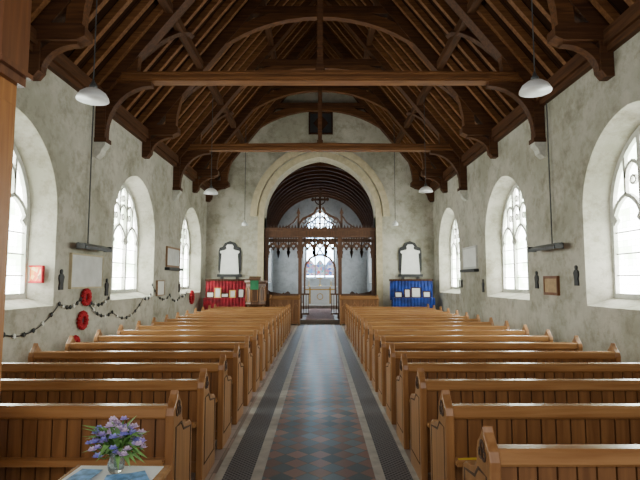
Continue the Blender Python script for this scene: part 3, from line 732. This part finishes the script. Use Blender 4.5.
# ogee centre arch above beam and in doorway
og=MB()
for s in(-1,1):
    og.strip([(s*0.85,3.64),(s*0.82,3.85),(s*0.66,4.05),(s*0.42,4.15),(s*0.22,4.28),(s*0.10,4.5)],0.09,-0.03,0.03)
    og.strip([(s*0.62,3.64),(s*0.5,3.85),(s*0.3,3.95),(s*0.06,4.15)],0.07,-0.03,0.03)
    og.strip([(s*0.35+0.1*math.cos(a),3.84+0.1*math.sin(a)) for a in [2*pi*k/10 for k in range(10)]],0.045,-0.02,0.02,closed=True)
    og.strip([(s*0.62+0.08*math.cos(a),3.95+0.08*math.sin(a)) for a in [2*pi*k/10 for k in range(10)]],0.04,-0.02,0.02,closed=True)
    og.box(s*0.85-0.04,s*0.85+0.04,-0.03,0.03,3.6,4.25); og.prism([(s*0.85-0.08,4.25),(s*0.85+0.08,4.25),(s*0.85,4.5)],'y',-0.03,0.03)
    og.strip([(s*1.5,3.64),(s*1.3,3.72),(s*1.05,3.9),(s*0.88,4.15)],0.06,-0.03,0.03)
og.box(-0.04,0.04,-0.025,0.025,3.64,4.5)
O('ogee_crest',og,'screen',loc=Ls,parent=e)
cx=MB().box(-0.045,0.045,-0.03,0.03,4.4,5.2).box(-0.27,0.27,-0.03,0.03,4.77,4.86)
cx.strip([(0.2*math.cos(a),4.81+0.2*math.sin(a)) for a in [2*pi*k/16 for k in range(16)]],0.045,-0.02,0.02,closed=True)
for a,b_ in((0,5.2),(-0.29,4.815),(0.29,4.815)): cx.blob((a,0,b_),0.075)
O('cross',cx,'dark',loc=Ls,parent=e)
dg=MB(); dg.strip(arch(0.6,2.0,0.62,10),0.07,-0.03,0.03)
for s in(-1,1): dg.box(s*0.6-0.035,s*0.6+0.035,-0.03,0.03,1.1,2.0); dg.strip([(s*0.6,2.2),(s*0.4,2.5),(s*0.15,2.6),(0.0,2.85)],0.05,-0.02,0.02)
for s in(-1,1):
    dg.box(*sorted((s*0.42,s*0.76)),-0.02,0.02,1.06,1.12)
    dg.box(*sorted((s*0.42,s*0.76)),-0.02,0.02,0.3,0.36)
    for q in range(4): dg.box(s*(0.45+0.09*q)-0.012,s*(0.45+0.09*q)+0.012,-0.015,0.015,0.33,1.06)
O('gate',dg,'screen',loc=Ls,parent=e)

# ---------------------------------------------------------------- chancel furniture
e=E('altar',(0,27.4,0.32),'altar with a white embroidered frontal and linen top','altar')
O('frontal',MB().box(-0.9,0.9,-0.35,0.35,0,0.94),'cloth',parent=e)
O('altar_top',MB().box(-0.97,0.97,-0.4,0.4,0.94,1.0),'marble',parent=e)
O('orphrey',MB().box(-0.6,-0.52,-0.357,-0.35,0.02,0.94).box(0.52,0.6,-0.357,-0.35,0.02,0.94).box(-0.9,0.9,-0.357,-0.35,0.78,0.84).strip([(0.16*math.cos(2*pi*i/14),0.42+0.16*math.sin(2*pi*i/14)) for i in range(14)],0.04,-0.36,-0.35,closed=True),'brass',parent=e)
e=E('altar_cross',(0,27.45,1.32),'brass standing cross on the altar','cross')
O('cross_body',MB().box(-0.02,0.02,-0.015,0.015,0.1,0.62).box(-0.15,0.15,-0.015,0.015,0.40,0.44),'brass',parent=e)
O('base',MB().lathe([(0.1,0),(0.1,0.03),(0.05,0.06),(0.03,0.12)],12),'brass',parent=e)
for s in(-1,1):
    e=E('candlestick',(s*0.62,27.45,1.32),'brass candlestick with a white candle on the altar','candlestick','altar candlesticks')
    O('stick',MB().lathe([(0.07,0),(0.07,0.02),(0.02,0.05),(0.02,0.22),(0.05,0.25)],12),'brass',parent=e)
    O('candle',MB().lathe([(0.016,0.25),(0.016,0.5),(0.006,0.51)],10),'cloth',parent=e)
for s in(-1,1):
    e=E('choir_stall',(s*2.0,21.2,0.15),'dark oak choir stall with panelled front in the chancel','choir stall','choir stalls')
    a=s
    O('front',MB().box(*sorted((-s*0.55,-s*0.49)),-1.1,1.6,0,0.85),'screen',parent=e)
    O('bench_seat',MB().box(*sorted((s*0.1,s*0.5)),-1.05,1.55,0.40,0.45),'screen',parent=e)
    O('stall_back',MB().box(*sorted((s*0.5,s*0.56)),-1.1,1.6,0,1.1),'screen',parent=e)
    for yy in(-1.14,1.6): O('stall_end',MB().prism([(-s*0.6,0),(s*0.6,0),(s*0.6,1.15),(s*0.3,0.95),(-s*0.3,0.85),(-s*0.5,0.98),(-s*0.6,0.9)],'y',yy,yy+0.06),'screen',parent=e)
for s in(-1,1):
    e=E('altar_rail',(s*1.7,25.2,0.15),'low wooden communion rail before the sanctuary','altar rail','altar rails')
    O('rail',MB().box(-0.9,0.9,-0.06,0.06,0.72,0.80),'screen',parent=e)
    for i in range(7): O('baluster',MB().box(-0.87+0.28*i,-0.82+0.28*i,-0.025,0.025,0,0.72),'screen',parent=e)

# ---------------------------------------------------------------- light
w=bpy.data.worlds.new('w'); bpy.context.scene.world=w; w.use_nodes=True
bg=w.node_tree.nodes['Background']; bg.inputs[0].default_value=(1,0.98,0.95,1); bg.inputs[1].default_value=0.6
def area(name,loc,rot,sx,sy,en,col=(1,1,1)):
    l=bpy.data.lights.new(name,'AREA'); l.shape='RECTANGLE'; l.size=sx; l.size_y=sy; l.energy=en; l.color=col
    o=bpy.data.objects.new(name,l); COL.objects.link(o); o.location=loc; o.rotation_euler=rot; return o
area('west_fill_light',(0,-1.6,3.2),(pi/2-0.3,0,0),4.5,2.6,100,(1,0.97,0.92))  # added fill lamp behind the camera; no west window is built there

cam=bpy.data.cameras.new('cam'); co=bpy.data.objects.new('camera',cam); COL.objects.link(co)
F=485
cam.sensor_width=36; cam.lens=36*F/640; cam.clip_end=200; cam.clip_start=0.05
co.location=(0,0,1.6); co.rotation_euler=(pi/2+math.atan(41/F),0,0)
bpy.context.scene.camera=co
